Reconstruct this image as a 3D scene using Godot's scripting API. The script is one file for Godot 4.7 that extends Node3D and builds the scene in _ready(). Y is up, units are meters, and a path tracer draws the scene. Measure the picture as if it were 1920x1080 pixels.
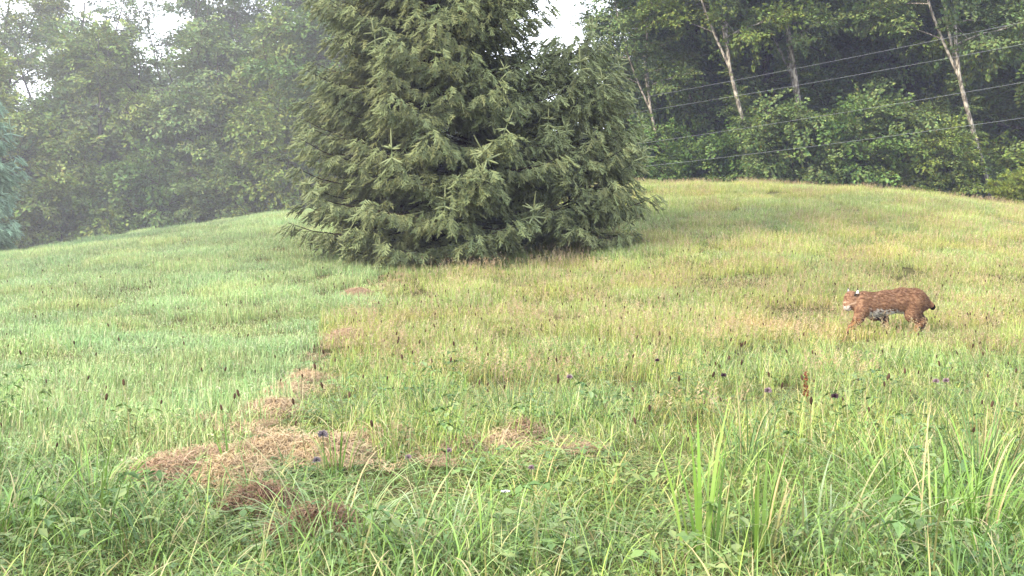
extends Node3D
# A hillside meadow at dusk: a bobcat walks past two spruces, mixed woods behind.
# Metres, y up. The camera stands at the origin and looks towards -z; "d" below is the distance ahead (d = -z).

const CAM_Y := 0.9
var rng := RandomNumberGenerator.new()
var noise_a := FastNoiseLite.new()
var noise_b := FastNoiseLite.new()
var M := {}
var taken := {}

# ---------------------------------------------------------------- mesh helper
class MB:
	var v := PackedVector3Array()
	var n := PackedVector3Array()
	var c := PackedColorArray()
	var ix := PackedInt32Array()

	func tri(a: Vector3, b: Vector3, d: Vector3, col: Color) -> void:
		var nn := (d - a).cross(b - a).normalized()
		var k := v.size()
		v.append(a); v.append(b); v.append(d)
		for i in 3:
			n.append(nn); c.append(col); ix.append(k + i)

	# a grass blade: rises from base, bends towards dir, tapers to a point
	func blade(base: Vector3, dir: Vector3, length: float, bend: float, width: float, col: Color, tip: Color, segs: int, twist: float) -> void:
		var side := Vector3(-dir.z, 0, dir.x).rotated(Vector3.UP, twist)
		var p := base
		var k := v.size()
		var ang := bend * 0.12
		var step := length / segs
		for i in segs + 1:
			var t := float(i) / segs
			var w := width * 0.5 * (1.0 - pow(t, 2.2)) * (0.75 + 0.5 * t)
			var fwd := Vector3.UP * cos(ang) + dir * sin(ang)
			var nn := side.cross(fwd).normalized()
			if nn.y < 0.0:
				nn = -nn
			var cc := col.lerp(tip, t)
			if i < segs:
				v.append(p - side * w); v.append(p + side * w)
				n.append(nn); n.append(nn); c.append(cc); c.append(cc)
			else:
				v.append(p); n.append(nn); c.append(cc)
			p += fwd * step
			ang += bend / segs
		for i in segs - 1:
			var a := k + i * 2
			ix.append_array([a, a + 1, a + 2, a + 1, a + 3, a + 2])
		var z := k + (segs - 1) * 2
		ix.append_array([z, z + 1, z + 2])

	# a leaf folded along its midrib
	func leaf(base: Vector3, dir: Vector3, up: Vector3, length: float, width: float, fold: float, col: Color) -> void:
		var side := dir.cross(up).normalized()
		var m := base + dir * length * 0.45
		var lift := up * width * fold
		var tip := base + dir * length - up * length * 0.12
		tri(base, m + side * width * 0.5 + lift, tip, col)
		tri(base, tip, m - side * width * 0.5 + lift, col)

	# a round tapered tube along points
	func tube(pts: Array, radii: Array, sides: int, col: Color, cap := true) -> void:
		var k := v.size()
		var ref := Vector3(0.31, 0.11, 0.94)
		for i in pts.size():
			var t: Vector3 = (pts[mini(i + 1, pts.size() - 1)] - pts[maxi(i - 1, 0)]).normalized()
			var a := t.cross(ref)
			if a.length() < 0.2:
				a = t.cross(Vector3.RIGHT)
			a = a.normalized()
			var b := t.cross(a)
			for s in sides:
				var q := TAU * s / sides
				var o := a * cos(q) + b * sin(q)
				v.append(pts[i] + o * radii[i]); n.append(o); c.append(col)
		for i in pts.size() - 1:
			for s in sides:
				var a0 := k + i * sides + s
				var a1 := k + i * sides + (s + 1) % sides
				ix.append_array([a0, a0 + sides, a1, a1, a0 + sides, a1 + sides])
		if cap:
			var e := v.size()
			v.append(pts[-1]); n.append((pts[-1] - pts[-2]).normalized()); c.append(col)
			for s in sides:
				ix.append_array([k + (pts.size() - 1) * sides + s, e, k + (pts.size() - 1) * sides + (s + 1) % sides])

	# an ellipsoid
	func blob(at: Vector3, r: Vector3, col: Color, rings := 6, sides := 8) -> void:
		var k := v.size()
		for i in rings + 1:
			var a := PI * i / rings
			for s in sides:
				var q := TAU * s / sides
				var o := Vector3(sin(a) * cos(q), cos(a), sin(a) * sin(q))
				v.append(at + o * r); n.append((o / r).normalized()); c.append(col)
		for i in rings:
			for s in sides:
				var a0 := k + i * sides + s
				var a1 := k + i * sides + (s + 1) % sides
				ix.append_array([a0, a1, a0 + sides, a1, a1 + sides, a0 + sides])

	func mesh(mat: Material, smooth := true) -> ArrayMesh:
		var arr := []
		arr.resize(Mesh.ARRAY_MAX)
		arr[Mesh.ARRAY_VERTEX] = v
		if smooth:
			arr[Mesh.ARRAY_NORMAL] = n
		arr[Mesh.ARRAY_COLOR] = c
		arr[Mesh.ARRAY_INDEX] = ix
		var m := ArrayMesh.new()
		m.add_surface_from_arrays(Mesh.PRIMITIVE_TRIANGLES, arr)
		m.surface_set_material(0, mat)
		return m

# ---------------------------------------------------------------- object helpers
func numbered(called: String) -> String:
	var k: int = taken.get(called, 0)
	taken[called] = k + 1
	return called if k == 0 else "%s_%03d" % [called, k]

func thing(called: String, label: String, category: String, at := Vector3.ZERO, group := "") -> Node3D:
	var o := Node3D.new()
	o.name = numbered(called)
	add_child(o)
	o.position = at
	o.set_meta("label", label)
	o.set_meta("category", category)
	if group:
		o.set_meta("group", group)
	return o

func part(called: String, mesh: Mesh, parent: Node, kind := "") -> MeshInstance3D:
	var o := MeshInstance3D.new()
	o.name = called
	o.mesh = mesh
	parent.add_child(o, true)
	if kind:
		o.set_meta("kind", kind)
	return o

func scatter(called: String, mesh: Mesh, where: Array, tints: Array, parent: Node) -> MultiMeshInstance3D:
	var mm := MultiMesh.new()
	mm.transform_format = MultiMesh.TRANSFORM_3D
	mm.use_colors = true
	mm.mesh = mesh
	mm.instance_count = where.size()
	for i in where.size():
		mm.set_instance_transform(i, where[i])
		mm.set_instance_color(i, tints[i])
	var o := MultiMeshInstance3D.new()
	o.name = called
	o.multimesh = mm
	o.set_meta("kind", "stuff")
	parent.add_child(o, true)
	return o

func mat(rough: float, spec := 0.3, back := Color.BLACK) -> StandardMaterial3D:
	var m := StandardMaterial3D.new()
	m.vertex_color_use_as_albedo = true
	m.roughness = rough
	m.metallic_specular = spec
	m.cull_mode = BaseMaterial3D.CULL_DISABLED
	if back != Color.BLACK:
		m.backlight_enabled = true
		m.backlight = back
	return m

func lin(r: float, g: float, b: float) -> Color:
	return Color(r, g, b).linear_to_srgb()

func noise_tex(seed_: int, freq: float, ramp: Array, octaves := 5) -> NoiseTexture2D:
	var f := FastNoiseLite.new()
	f.seed = seed_
	f.frequency = freq
	f.fractal_octaves = octaves
	f.noise_type = FastNoiseLite.TYPE_SIMPLEX_SMOOTH
	var g := Gradient.new()
	g.offsets = PackedFloat32Array(ramp.map(func(x): return x[0]))
	g.colors = PackedColorArray(ramp.map(func(x): return x[1]))
	var t := NoiseTexture2D.new()
	t.width = 512
	t.height = 512
	t.seamless = true
	t.noise = f
	t.color_ramp = g
	return t

func rf(a: float, b: float) -> float:
	return rng.randf_range(a, b)

# ---------------------------------------------------------------- the lie of the land
const RIDGE := [[-60.0, 0.2], [-30.0, -0.3], [-22.0, -0.1], [-15.6, 0.42], [-10.7, 1.38], [-6.5, 2.08], [-1.0, 2.70], [3.9, 2.92], [7.2, 2.88], [10.4, 2.70], [12.9, 2.42], [15.6, 1.8], [22.0, 1.2], [40.0, 1.0]]

func ridge_line(x: float) -> float:
	for i in RIDGE.size() - 1:
		if x < RIDGE[i + 1][0]:
			return lerpf(RIDGE[i][1], RIDGE[i + 1][1], clampf((x - RIDGE[i][0]) / (RIDGE[i + 1][0] - RIDGE[i][0]), 0.0, 1.0))
	return RIDGE[-1][1]

func ridge(x: float) -> float:
	return (ridge_line(x - 2.0) + ridge_line(x - 1.0) + 2.0 * ridge_line(x) + ridge_line(x + 1.0) + ridge_line(x + 2.0)) / 6.0

func ss(x: float) -> float:
	x = clampf(x, 0.0, 1.0)
	return x * x * (3.0 - 2.0 * x)

func ground(x: float, z: float) -> float:
	var d := -z
	var h := ridge(x) * ss(pow(clampf((d - 6.0) / 24.0, 0.0, 1.0), 1.15))
	h -= 1.5 * ss((d - 30.0) / 22.0)
	h += noise_a.get_noise_2d(x * 7.0, z * 7.0) * 0.07 + noise_a.get_noise_2d(x * 40.0, z * 40.0) * 0.02
	return h

func on_ground(x: float, d: float) -> Vector3:
	return Vector3(x, ground(x, -d), -d)

func slope_basis(x: float, z: float) -> Basis:
	var e := 0.3
	var up := Vector3(ground(x - e, z) - ground(x + e, z), 2.0 * e, ground(x, z - e) - ground(x, z + e)).normalized()
	var right := Vector3(up.y, -up.x, 0).normalized()
	return Basis(right, up, right.cross(up))

func _ready() -> void:
	rng.seed = 20250813
	noise_a.seed = 11
	noise_a.frequency = 0.05
	noise_b.seed = 29
	noise_b.frequency = 0.09
	noise_b.fractal_octaves = 3
	set_camera_and_light()
	make_materials()
	make_ground()
	print("ground ", Time.get_ticks_msec())
	make_woods()
	print("woods ", Time.get_ticks_msec())
	make_spruces()
	print("spruces ", Time.get_ticks_msec())
	make_wires()
	make_mist()
	make_bobcat()
	print("bobcat ", Time.get_ticks_msec())
	make_dry_clumps()
	make_grass()
	make_flowers()
	print("grass ", Time.get_ticks_msec())

# ---------------------------------------------------------------- camera, sky, sun
func set_camera_and_light() -> void:
	var cam := Camera3D.new()
	cam.name = "camera"
	cam.fov = 32.65
	cam.near = 0.05
	cam.far = 2000.0
	add_child(cam)
	cam.position = Vector3(0, CAM_Y, 0)
	cam.rotation_degrees = Vector3(-2.0, 0, 0)
	var env := Environment.new()
	env.background_mode = Environment.BG_SKY
	var sky := Sky.new()
	var sm := ProceduralSkyMaterial.new()
	sm.sky_top_color = lin(0.62, 0.70, 0.82)
	sm.sky_horizon_color = lin(0.86, 0.87, 0.90)
	sm.sky_curve = 0.2
	sm.ground_bottom_color = lin(0.10, 0.11, 0.08)
	sm.ground_horizon_color = lin(0.3, 0.32, 0.3)
	sky.sky_material = sm
	env.sky = sky
	env.background_energy_multiplier = 1.0
	env.tonemap_mode = Environment.TONE_MAPPER_LINEAR
	env.tonemap_exposure = 5.3
	env.sdfgi_enabled = true
	env.ssao_enabled = true
	env.ssil_enabled = true
	env.fog_enabled = true
	env.fog_density = 0.0010
	env.volumetric_fog_enabled = true
	env.volumetric_fog_density = 0.0
	env.fog_light_color = Color(0.84, 0.85, 0.97)
	var we := WorldEnvironment.new()
	we.name = "environment"
	we.environment = env
	add_child(we)
	# low evening sun behind thin cloud, from the left and a little behind the camera
	var sun := DirectionalLight3D.new()
	sun.name = "sun"
	sun.light_energy = 0.5
	sun.light_color = Color(1.0, 0.93, 0.80)
	sun.light_angular_distance = 14.0
	sun.shadow_enabled = true
	sun.sky_mode = DirectionalLight3D.SKY_MODE_LIGHT_ONLY
	add_child(sun)
	sun.look_at_from_position(Vector3(-7, 5.5, 4), Vector3.ZERO)

func make_materials() -> void:
	M.grass = mat(0.55, 0.3, Color(0.55, 0.55, 0.55))
	M.leaf = mat(0.55, 0.3, Color(0.55, 0.55, 0.55))
	M.needle = mat(0.6, 0.25, Color(0.3, 0.3, 0.3))
	M.dry = mat(0.9, 0.1, Color(0.3, 0.3, 0.3))
	M.fur = mat(0.9, 0.15)
	M.wire = mat(0.5, 0.4)
	M.flower = mat(0.8, 0.2, Color(0.4, 0.4, 0.4))
	var b := mat(0.92, 0.15)
	b.albedo_texture = noise_tex(3, 0.012, [[0.0, Color(0.30, 0.28, 0.27)], [0.42, Color(0.48, 0.46, 0.44)], [0.55, Color(0.80, 0.78, 0.75)], [1.0, Color(1, 0.99, 0.96)]])
	b.uv1_triplanar = true
	b.uv1_scale = Vector3(1.3, 0.45, 1.3)
	b.heightmap_enabled = false
	M.bark = b
	var g := StandardMaterial3D.new()
	g.roughness = 0.95
	g.metallic_specular = 0.1
	g.albedo_texture = noise_tex(5, 0.02, [[0.0, lin(0.035, 0.03, 0.015)], [0.5, lin(0.06, 0.055, 0.022)], [1.0, lin(0.10, 0.085, 0.04)]])
	g.uv1_triplanar = true
	g.uv1_world_triplanar = true
	g.uv1_scale = Vector3(0.8, 0.8, 0.8)
	M.soil = g
	var th := mat(0.95, 0.05)
	th.albedo_texture = noise_tex(8, 0.03, [[0.0, Color(0.55, 0.45, 0.36)], [0.5, Color(0.8, 0.72, 0.6)], [1.0, Color(1, 0.97, 0.9)]])
	th.uv1_triplanar = true
	th.uv1_scale = Vector3(3, 3, 3)
	M.thatch = th

# ---------------------------------------------------------------- ground
func make_ground() -> void:
	var xs := []
	var zs := []
	var x := -34.0
	while x <= 34.01:
		xs.append(x)
		x += 0.5
	for e in [45, 70, 120, 220, 400, 700]:
		xs.append(float(e))
		xs.push_front(-float(e))
	var d := -6.0
	while d <= 60.01:
		zs.append(-d)
		d += 0.5
	for e in [75, 100, 150, 250, 400, 700]:
		zs.append(-float(e))
	for e in [20, 60, 200, 700]:
		zs.push_front(float(e))
	var m := MB.new()
	for z in zs:
		for xx in xs:
			var e := 0.2
			m.v.append(Vector3(xx, ground(xx, z), z))
			m.n.append(Vector3(ground(xx - e, z) - ground(xx + e, z), 2.0 * e, ground(xx, z - e) - ground(xx, z + e)).normalized())
			m.c.append(Color.WHITE)
	var w := xs.size()
	for j in zs.size() - 1:
		for i in w - 1:
			var a := j * w + i
			m.ix.append_array([a, a + w, a + 1, a + 1, a + w, a + w + 1])
	part("ground", m.mesh(M.soil), self, "structure")

# ---------------------------------------------------------------- broadleaf trees
var sprays := []

func make_sprays() -> void:
	for k in 5:
		var m := MB.new()
		var L := 0.55
		m.tube([Vector3.ZERO, Vector3(0, 0.02, -L * 0.5), Vector3(0, -0.05, -L)], [0.006, 0.004, 0.002], 3, Color(0.06, 0.045, 0.03), false)
		for i in 26:
			var t := rf(0.1, 1.0)
			var s := 1.0 if i % 2 else -1.0
			var p := Vector3(s * rf(0.0, 0.20) * (1.2 - t * 0.6), 0.03 - 0.08 * t * t + rf(-0.05, 0.05), -L * t)
			var a := s * rf(0.3, 1.4)
			var dir := Vector3(sin(a), rf(-0.55, 0.1), -cos(a)).normalized()
			var up := Vector3(rf(-0.4, 0.4), 1, rf(-0.4, 0.4)).normalized()
			var g := rf(0.72, 1.3)
			var c := Color(0.185 * g * rf(0.85, 1.2), 0.265 * g, 0.085 * g * rf(0.8, 1.2))
			if rng.randf() < 0.04:
				c = Color(0.24, 0.23, 0.08) * g
			m.leaf(p, dir, up, rf(0.08, 0.13), rf(0.06, 0.085), rf(0.05, 0.25), c)
		sprays.append(m)

# Returns {trunk, limbs, at: [Transform3D per spray], tint: [Color]}
func grow(p: Dictionary) -> Dictionary:
	var H: float = p.h
	var out := {"limbs": [], "at": [], "tint": []}
	var lean: Vector3 = p.get("lean", Vector3.ZERO)
	var bark: Color = p.get("bark", Color(0.2, 0.17, 0.14))
	var fork: float = p.get("fork", 0.42)
	var N := 14
	var leaders := []
	var radii := []
	var wob := Vector2(rf(0, 9), rf(0, 9))
	var tm := MB.new()
	for k in p.get("leaders", 3):
		var a: float = rf(0, 1.0) + TAU * k / p.get("leaders", 3)
		var away: Vector3 = Vector3(cos(a), 0, sin(a)) * p.get("splay", 0.24) * (rf(0.7, 1.2) if k else 0.35)
		var pts := []
		var rad := []
		for i in N + 1:
			var t := float(i) / N
			var q := Vector3(0, H * t * (1.0 if k == 0 else 1.0 - 0.12 * maxf(0.0, t - fork)), 0) + lean * H * t
			q += Vector3(sin(t * 5.0 + wob.x) - sin(wob.x), 0, sin(t * 4.0 + wob.y) - sin(wob.y)) * H * p.get("wobble", 0.016)
			if t > fork:
				q += away * H * (t - fork) * (1.3 - 0.5 * t)
			pts.append(q)
			rad.append(p.r * (pow(1.0 - t, 0.8) * 0.95 + 0.05) * (1.0 + 0.5 * exp(-t * 40.0)) * (1.0 if k == 0 else 0.75))
		pts[0].y = -0.4
		leaders.append(pts)
		radii.append(rad)
		var from := 0 if k == 0 else int(fork * N)
		tm.tube(pts.slice(from), rad.slice(from), 9, bark)
	out.trunk = tm
	for i in p.get("ivy", 0):
		var fi := rf(0.2, fork * N)
		var c0: Vector3 = leaders[0][int(fi)].lerp(leaders[0][int(fi) + 1], fi - int(fi))
		var dv := Vector3(rf(-1, 1), rf(-0.2, 0.6), rf(-1, 1)).normalized()
		if noise_a.get_noise_1d(fi * 60.0) > -0.05:
			out.at.append(Transform3D(Basis.looking_at(dv, Vector3(0.1, 1, 0.2)) * rf(0.5, 0.9), c0 + dv * 0.15))
			out.tint.append(Color.WHITE * rf(0.8, 1.2))
	var az := rf(0, TAU)
	for i in p.limbs:
		var f: float = lerpf(p.base, 0.99, (i + rf(0.0, 0.8)) / p.limbs)
		az += 2.4 + rf(-0.5, 0.5)
		var pts: Array = leaders[i % leaders.size()]
		var fi := f * N
		var k := mini(int(fi), N - 1)
		var start: Vector3 = pts[k].lerp(pts[k + 1], fi - k)
		var u: float = (f - p.base) / (1.0 - p.base)
		var prof: float = pow(sin(PI * clampf(lerpf(p.get("low", 0.25), 0.93, u), 0.02, 0.98)), 0.6)
		var L: float = p.rad * prof * rf(0.7, 1.15)
		var el: float = lerpf(p.get("el0", 0.25), 0.95, u * u) + rf(-0.3, 0.25)
		var dir := Vector3(cos(az) * cos(el), sin(el), sin(az) * cos(el))
		var lp := [start]
		var lr := [maxf(0.02, radii[i % leaders.size()][k] * 0.5)]
		var q := start
		var segs := 6
		for s in segs:
			dir = (dir + Vector3(rf(-0.25, 0.25), rf(-0.16, 0.20), rf(-0.25, 0.25))).normalized()
			q += dir * L / segs
			lp.append(q)
			lr.append(lr[0] * (1.0 - 0.9 * (s + 1.0) / segs) + 0.004)
		var lm := MB.new()
		lm.tube(lp, lr, 5, bark)
		# side branches carry the leaf sprays
		var subs: int = p.get("subs", 8)
		for s in subs:
			var t := lerpf(p.get("bare", 0.2), 1.0, (s + rf(0.2, 1.0)) / subs)
			var ti := clampf(t * segs, 0, segs - 0.01)
			var kk := int(ti)
			var b0: Vector3 = lp[kk].lerp(lp[kk + 1], ti - kk)
			var ld: Vector3 = (lp[kk + 1] - lp[kk]).normalized()
			var sd := (ld * rf(0.2, 0.9) + Vector3(rf(-1, 1), rf(-0.7, 0.6), rf(-1, 1))).normalized()
			var sl: float = rf(0.3, 0.55) * clampf(L, 1.2, 3.4) * (1.15 - 0.5 * t)
			var b1 := b0 + sd * sl * 0.5 + Vector3(0, 0.05 * sl, 0)
			var b2 := b0 + sd * sl - Vector3(0, 0.12 * sl, 0)
			lm.tube([b0, b1, b2], [0.02, 0.012, 0.004], 3, bark, false)
			var cnt := int(sl / p.get("gap", 0.095)) + 1
			var tone := rf(0.8, 1.2)
			for e in cnt:
				var w := (e + rf(0.3, 1.0)) / cnt
				var at := b0.lerp(b1, w * 2.0) if w < 0.5 else b1.lerp(b2, w * 2.0 - 1.0)
				at += Vector3(rf(-0.25, 0.25), rf(-0.2, 0.2), rf(-0.25, 0.25))
				var out_dir := (sd + Vector3(rf(-0.9, 0.9), rf(-0.7, 0.3), rf(-0.9, 0.9))).normalized()
				var bs: Basis = Basis.looking_at(out_dir, Vector3(rf(-0.7, 0.7), 1, rf(-0.7, 0.7))) * rf(0.95, 1.55) * p.get("leaf", 1.0)
				out.at.append(Transform3D(bs, at))
				var g := tone * rf(0.85, 1.15)
				out.tint.append(Color(g * rf(0.93, 1.1), g, g * rf(0.85, 1.1)))
		out.limbs.append(lm)
	return out

var leaf_tones := []

func leafy(node: Node3D, g: Dictionary, tone: int) -> void:
	part("trunk", g.trunk_mesh, node)
	for l in g.limb_meshes:
		part("limb", l, node)
	for k in g.foliage.size():
		var o := MultiMeshInstance3D.new()
		o.name = "foliage"
		o.multimesh = g.foliage[k]
		o.material_override = leaf_tones[tone]
		o.set_meta("kind", "stuff")
		node.add_child(o, true)

func bake(g: Dictionary) -> Dictionary:
	g.trunk_mesh = g.trunk.mesh(M.bark)
	g.limb_meshes = g.limbs.map(func(l): return l.mesh(M.bark))
	g.foliage = []
	for k in 3:
		var mm := MultiMesh.new()
		mm.transform_format = MultiMesh.TRANSFORM_3D
		mm.use_colors = true
		mm.mesh = spray_meshes[(k + int(g.at.size())) % spray_meshes.size()]
		var sel := []
		for i in range(k, g.at.size(), 3):
			sel.append(i)
		mm.instance_count = sel.size()
		for i in sel.size():
			mm.set_instance_transform(i, g.at[sel[i]])
			mm.set_instance_color(i, g.tint[sel[i]])
		g.foliage.append(mm)
	return g

var spray_meshes := []
var kinds := {}

func make_woods() -> void:
	make_sprays()
	for s in sprays:
		spray_meshes.append(s.mesh(M.leaf, false))
	for t in [Color(1, 1, 1), Color(1.04, 1.02, 0.88), Color(0.92, 0.97, 0.88), Color(1.16, 1.10, 0.85), Color(0.92, 0.92, 0.90)]:
		var m: StandardMaterial3D = M.leaf.duplicate()
		m.albedo_color = Color(minf(t.r * 0.86, 1), minf(t.g * 0.86, 1), minf(t.b * 0.86, 1))
		leaf_tones.append(m)
	var pale := Color(0.60, 0.57, 0.51)
	var dark := Color(0.16, 0.135, 0.115)
	kinds = {
		"broad": grow({"h": 15.0, "r": 0.24, "base": 0.14, "limbs": 26, "rad": 4.3, "low": 0.35, "bark": dark}),
		"tall": grow({"h": 19.0, "r": 0.26, "base": 0.20, "limbs": 28, "rad": 3.9, "low": 0.3, "bark": dark, "lean": Vector3(-0.03, 0, 0.02), "splay": 0.16}),
		"pale": grow({"h": 18.0, "r": 0.13, "base": 0.46, "limbs": 20, "rad": 3.4, "low": 0.3, "bark": pale, "lean": Vector3(-0.15, 0, 0.04), "leaders": 2, "fork": 0.5, "ivy": 130}),
		"pale_bent": grow({"h": 17.0, "r": 0.105, "base": 0.42, "limbs": 22, "rad": 3.4, "low": 0.3, "bark": pale, "lean": Vector3(-0.13, 0, 0.03), "leaders": 3, "fork": 0.36, "ivy": 150, "wobble": 0.03}),
		"open": grow({"h": 15.0, "r": 0.12, "base": 0.28, "limbs": 18, "rad": 3.8, "low": 0.4, "bark": dark, "subs": 6, "gap": 0.18, "el0": 0.6, "leaders": 3, "fork": 0.35, "splay": 0.4}),
		"edge": grow({"h": 9.0, "r": 0.13, "base": 0.06, "limbs": 24, "rad": 3.2, "low": 0.4, "bark": dark, "el0": 0.15, "fork": 0.25}),
		"shrub": grow({"h": 4.2, "r": 0.05, "base": 0.05, "limbs": 18, "rad": 2.0, "low": 0.35, "bark": dark, "gap": 0.085, "bare": 0.1, "fork": 0.05, "leaders": 4, "splay": 0.4}),
	}
	for k in kinds:
		bake(kinds[k])
	# each tree of the wood's edge: kind, x, d, scale, turn, leaf tone, label
	var trees := [
		["broad", -22.6, 44.0, 0.95, 0.3, 3, "yellowish tree in the top left corner, outermost of the left woods"],
		["open", -19.4, 43.0, 1.0, 2.0, 4, "sparse tree with dark upright limbs just left of the bright sky gap at upper left"],
		["edge", -20.0, 37.0, 0.95, 2.0, 3, "yellowish green low tree beside the pale blue spruce at the far left"],
		["edge", -17.6, 39.5, 1.1, 4.1, 0, "dark leafy tree directly below the bright sky gap at upper left"],
		["edge", -15.6, 37.5, 1.0, 5.2, 1, "rounded olive tree in front of the left woods, right below the sky gap"],
		["open", -15.2, 45.0, 1.02, 1.2, 4, "thin tree with bare forked limbs slanting up into the bright sky gap at upper left"],
		["broad", -12.6, 46.0, 0.95, 3.3, 2, "tall grey green tree right of the bright sky gap at upper left"],
		["tall", -10.3, 48.0, 0.84, 0.8, 2, "dense dim tree in the middle of the left woods"],
		["edge", -12.0, 38.0, 0.95, 3.9, 0, "low round tree at the field edge below the middle of the left woods"],
		["broad", -7.6, 43.0, 0.98, 2.6, 0, "broad tree second left of the large spruce, sky glinting through its crown"],
		["edge", -8.6, 37.5, 0.92, 2.7, 1, "low olive tree two trees left of the large spruce"],
		["broad", -4.4, 41.0, 0.95, 5.1, 0, "tall tree directly behind the left flank of the large spruce"],
		["edge", -5.6, 36.0, 0.92, 1.1, 2, "pale green low tree touching the left side of the large spruce"],
		["tall", -3.2, 47.0, 0.78, 5.0, 2, "tree whose top shows above and behind the large spruce"],
		["tall", 9.4, 46.0, 0.95, 0.2, 2, "tall dark tree right of the sky gap beside the spruces"],
		["broad", 6.5, 48.0, 0.84, 1.4, 0, "leafy tree bordering the right side of the white sky gap beside the spruces"],
		["pale_bent", 7.0, 41.0, 0.78, 0.3, 0, "slim tree with a pale forked trunk, first right of the spruces"],
		["tall", 10.4, 43.0, 0.9, 3.0, 0, "tall tree with leaning grey trunk, second right of the spruces"],
		["pale_bent", 9.9, 38.0, 0.95, 0.2, 1, "tree with leaning leaf-clad trunk left of the twin trunks in the right woods"],
		["pale", 11.7, 39.0, 0.95, 0.9, 1, "left one of the twin leaning trunks in the middle of the right woods"],
		["pale_bent", 12.5, 38.5, 1.0, -0.9, 0, "right one of the twin leaning trunks, with bark blotched pale"],
		["broad", 15.8, 43.0, 1.05, 2.2, 0, "broad dark tree behind and right of the twin trunks"],
		["tall", 16.6, 41.0, 0.95, 4.4, 1, "tall tree with drooping light leaf layers left of the right-hand pale trunk"],
		["pale_bent", 17.5, 35.2, 0.95, 0.1, 0, "tree with a long pale sunlit trunk near the right edge"],
		["edge", 10.3, 37.0, 0.42, 2.1, 0, "low leafy tree in front of the slim pale forked trunk in the right woods"],
		["edge", 12.6, 36.5, 0.44, 0.4, 1, "low tree with layered light leaves between the leaning trunk and the twin trunks"],
		["edge", 16.0, 38.0, 0.56, 3.7, 0, "low leafy tree right of the twin trunks, with drooping light leaf layers"],
		["edge", 20.9, 36.4, 0.75, 5.0, 1, "low bright leafy tree filling the right edge beside the pale sunlit trunk"],
		["broad", 20.6, 38.0, 1.1, 5.6, 1, "leafy tree at the right edge of the photo, outermost of the woods"],
	]
	for t in trees:
		var o := thing("broadleaf_tree", t[6], "tree", on_ground(t[1], t[2]), "broadleaf trees along the edge of the woods")
		o.scale = Vector3.ONE * t[3]
		o.rotation.y = t[4] if not t[0].begins_with("pale") else t[4] * 0.25
		leafy(o, kinds[t[0]], t[5])
	var shrubs := [
		[-19.5, 35.0, 0.9, 0, "dark bush under the pale blue spruce at the left edge"],
		[-16.5, 36.5, 0.85, 1, "small bush at the foot of the left woods, second from the left edge"],
		[-13.2, 36.0, 0.9, 2, "low spreading bush with pale leaves at the lower edge of the left woods"],
		[-10.4, 35.5, 0.75, 0, "low bush at the field edge in the middle of the left woods"],
		[-7.6, 35.0, 1.0, 1, "round olive bush at the field edge left of the large spruce"],
		[6.0, 39.0, 0.8, 2, "dark low bush just right of the spruces at the field edge"],
		[8.6, 38.0, 0.75, 2, "dark bush under the pale forked trunk at the field edge"],
		[10.3, 36.0, 0.85, 0, "leafy bush around the foot of the leaning leaf-clad trunk"],
		[12.3, 36.0, 0.9, 2, "large rounded bush at the feet of the twin trunks"],
		[14.0, 36.0, 1.0, 0, "bush right of the twin trunks at the field edge"],
		[14.9, 35.0, 0.75, 1, "tall bush left of the right-hand pale trunk at the field edge"],
		[19.3, 35.6, 0.6, 1, "bush directly right of the foot of the pale sunlit trunk"],
		[15.0, 29.6, 0.30, 3, "small bright yellow green bush in the grass at the right edge of the field"],
		[19.8, 34.0, 0.95, 0, "bush at the right edge of the photo beside the pale sunlit trunk"],
	]
	for s in shrubs:
		var o := thing("shrub", s[4], "shrub", on_ground(s[0], s[1]), "bushes at the foot of the woods")
		o.scale = Vector3.ONE * s[2]
		o.rotation.y = s[0] * 1.7
		leafy(o, kinds.shrub, s[3])
	# the deep wood behind, which reads as one mass
	var woods := Node3D.new()
	woods.name = "background_woods"
	add_child(woods)
	woods.set_meta("label", "deep dark woods behind the trees at the field edge")
	woods.set_meta("category", "woods")
	woods.set_meta("kind", "stuff")
	var at := [[], [], []]
	var tint := [[], [], []]
	var trunks := MB.new()
	var spots := []
	for i in 12:
		spots.append([-34.0 + i * 2.9 + rf(-0.8, 0.8), 53.0 + rf(-3, 5), rf(0.68, 0.82), "broad"])
	for i in 9:
		spots.append([-30.0 + i * 3.2 + rf(-0.8, 0.8), 62.0 + rf(-3, 5), rf(0.6, 0.7), "broad"])
	for i in 4:
		spots.append([-0.5 + i * 2.4, 56.0 + rf(-2, 2), 0.55, "broad"])
	for row in 4:
		for i in 9:
			spots.append([8.5 + row * 1.0 + i * 2.9 + rf(-0.9, 0.9), 45.0 + row * 4.5 + rf(-1.5, 1.5), rf(0.9, 1.15), ["broad", "tall"][i % 2]])
	for s in spots:
		var g: Dictionary = kinds[s[3]]
		var b := Transform3D(Basis(Vector3.UP, rf(0, TAU)) * float(s[2]), on_ground(s[0], s[1]))
		for i in range(0, g.at.size(), 2):
			at[(i / 2) % 3].append(b * (g.at[i] as Transform3D) * Transform3D(Basis.from_scale(Vector3.ONE * 1.5), Vector3.ZERO))
			tint[(i / 2) % 3].append(g.tint[i])
		var lo := b.origin
		trunks.tube([lo, lo + Vector3(rf(-0.3, 0.3), 5, 0), lo + Vector3(rf(-0.5, 0.5), 11.0 * float(s[2]), 0)], [0.2, 0.15, 0.06], 7, dark)
	for k in 3:
		scatter("foliage", spray_meshes[k], at[k], tint[k], woods)
	part("trunk_mass", trunks.mesh(M.bark), woods, "stuff")

# ---------------------------------------------------------------- spruces
var twigs := []
var stars := []

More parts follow.
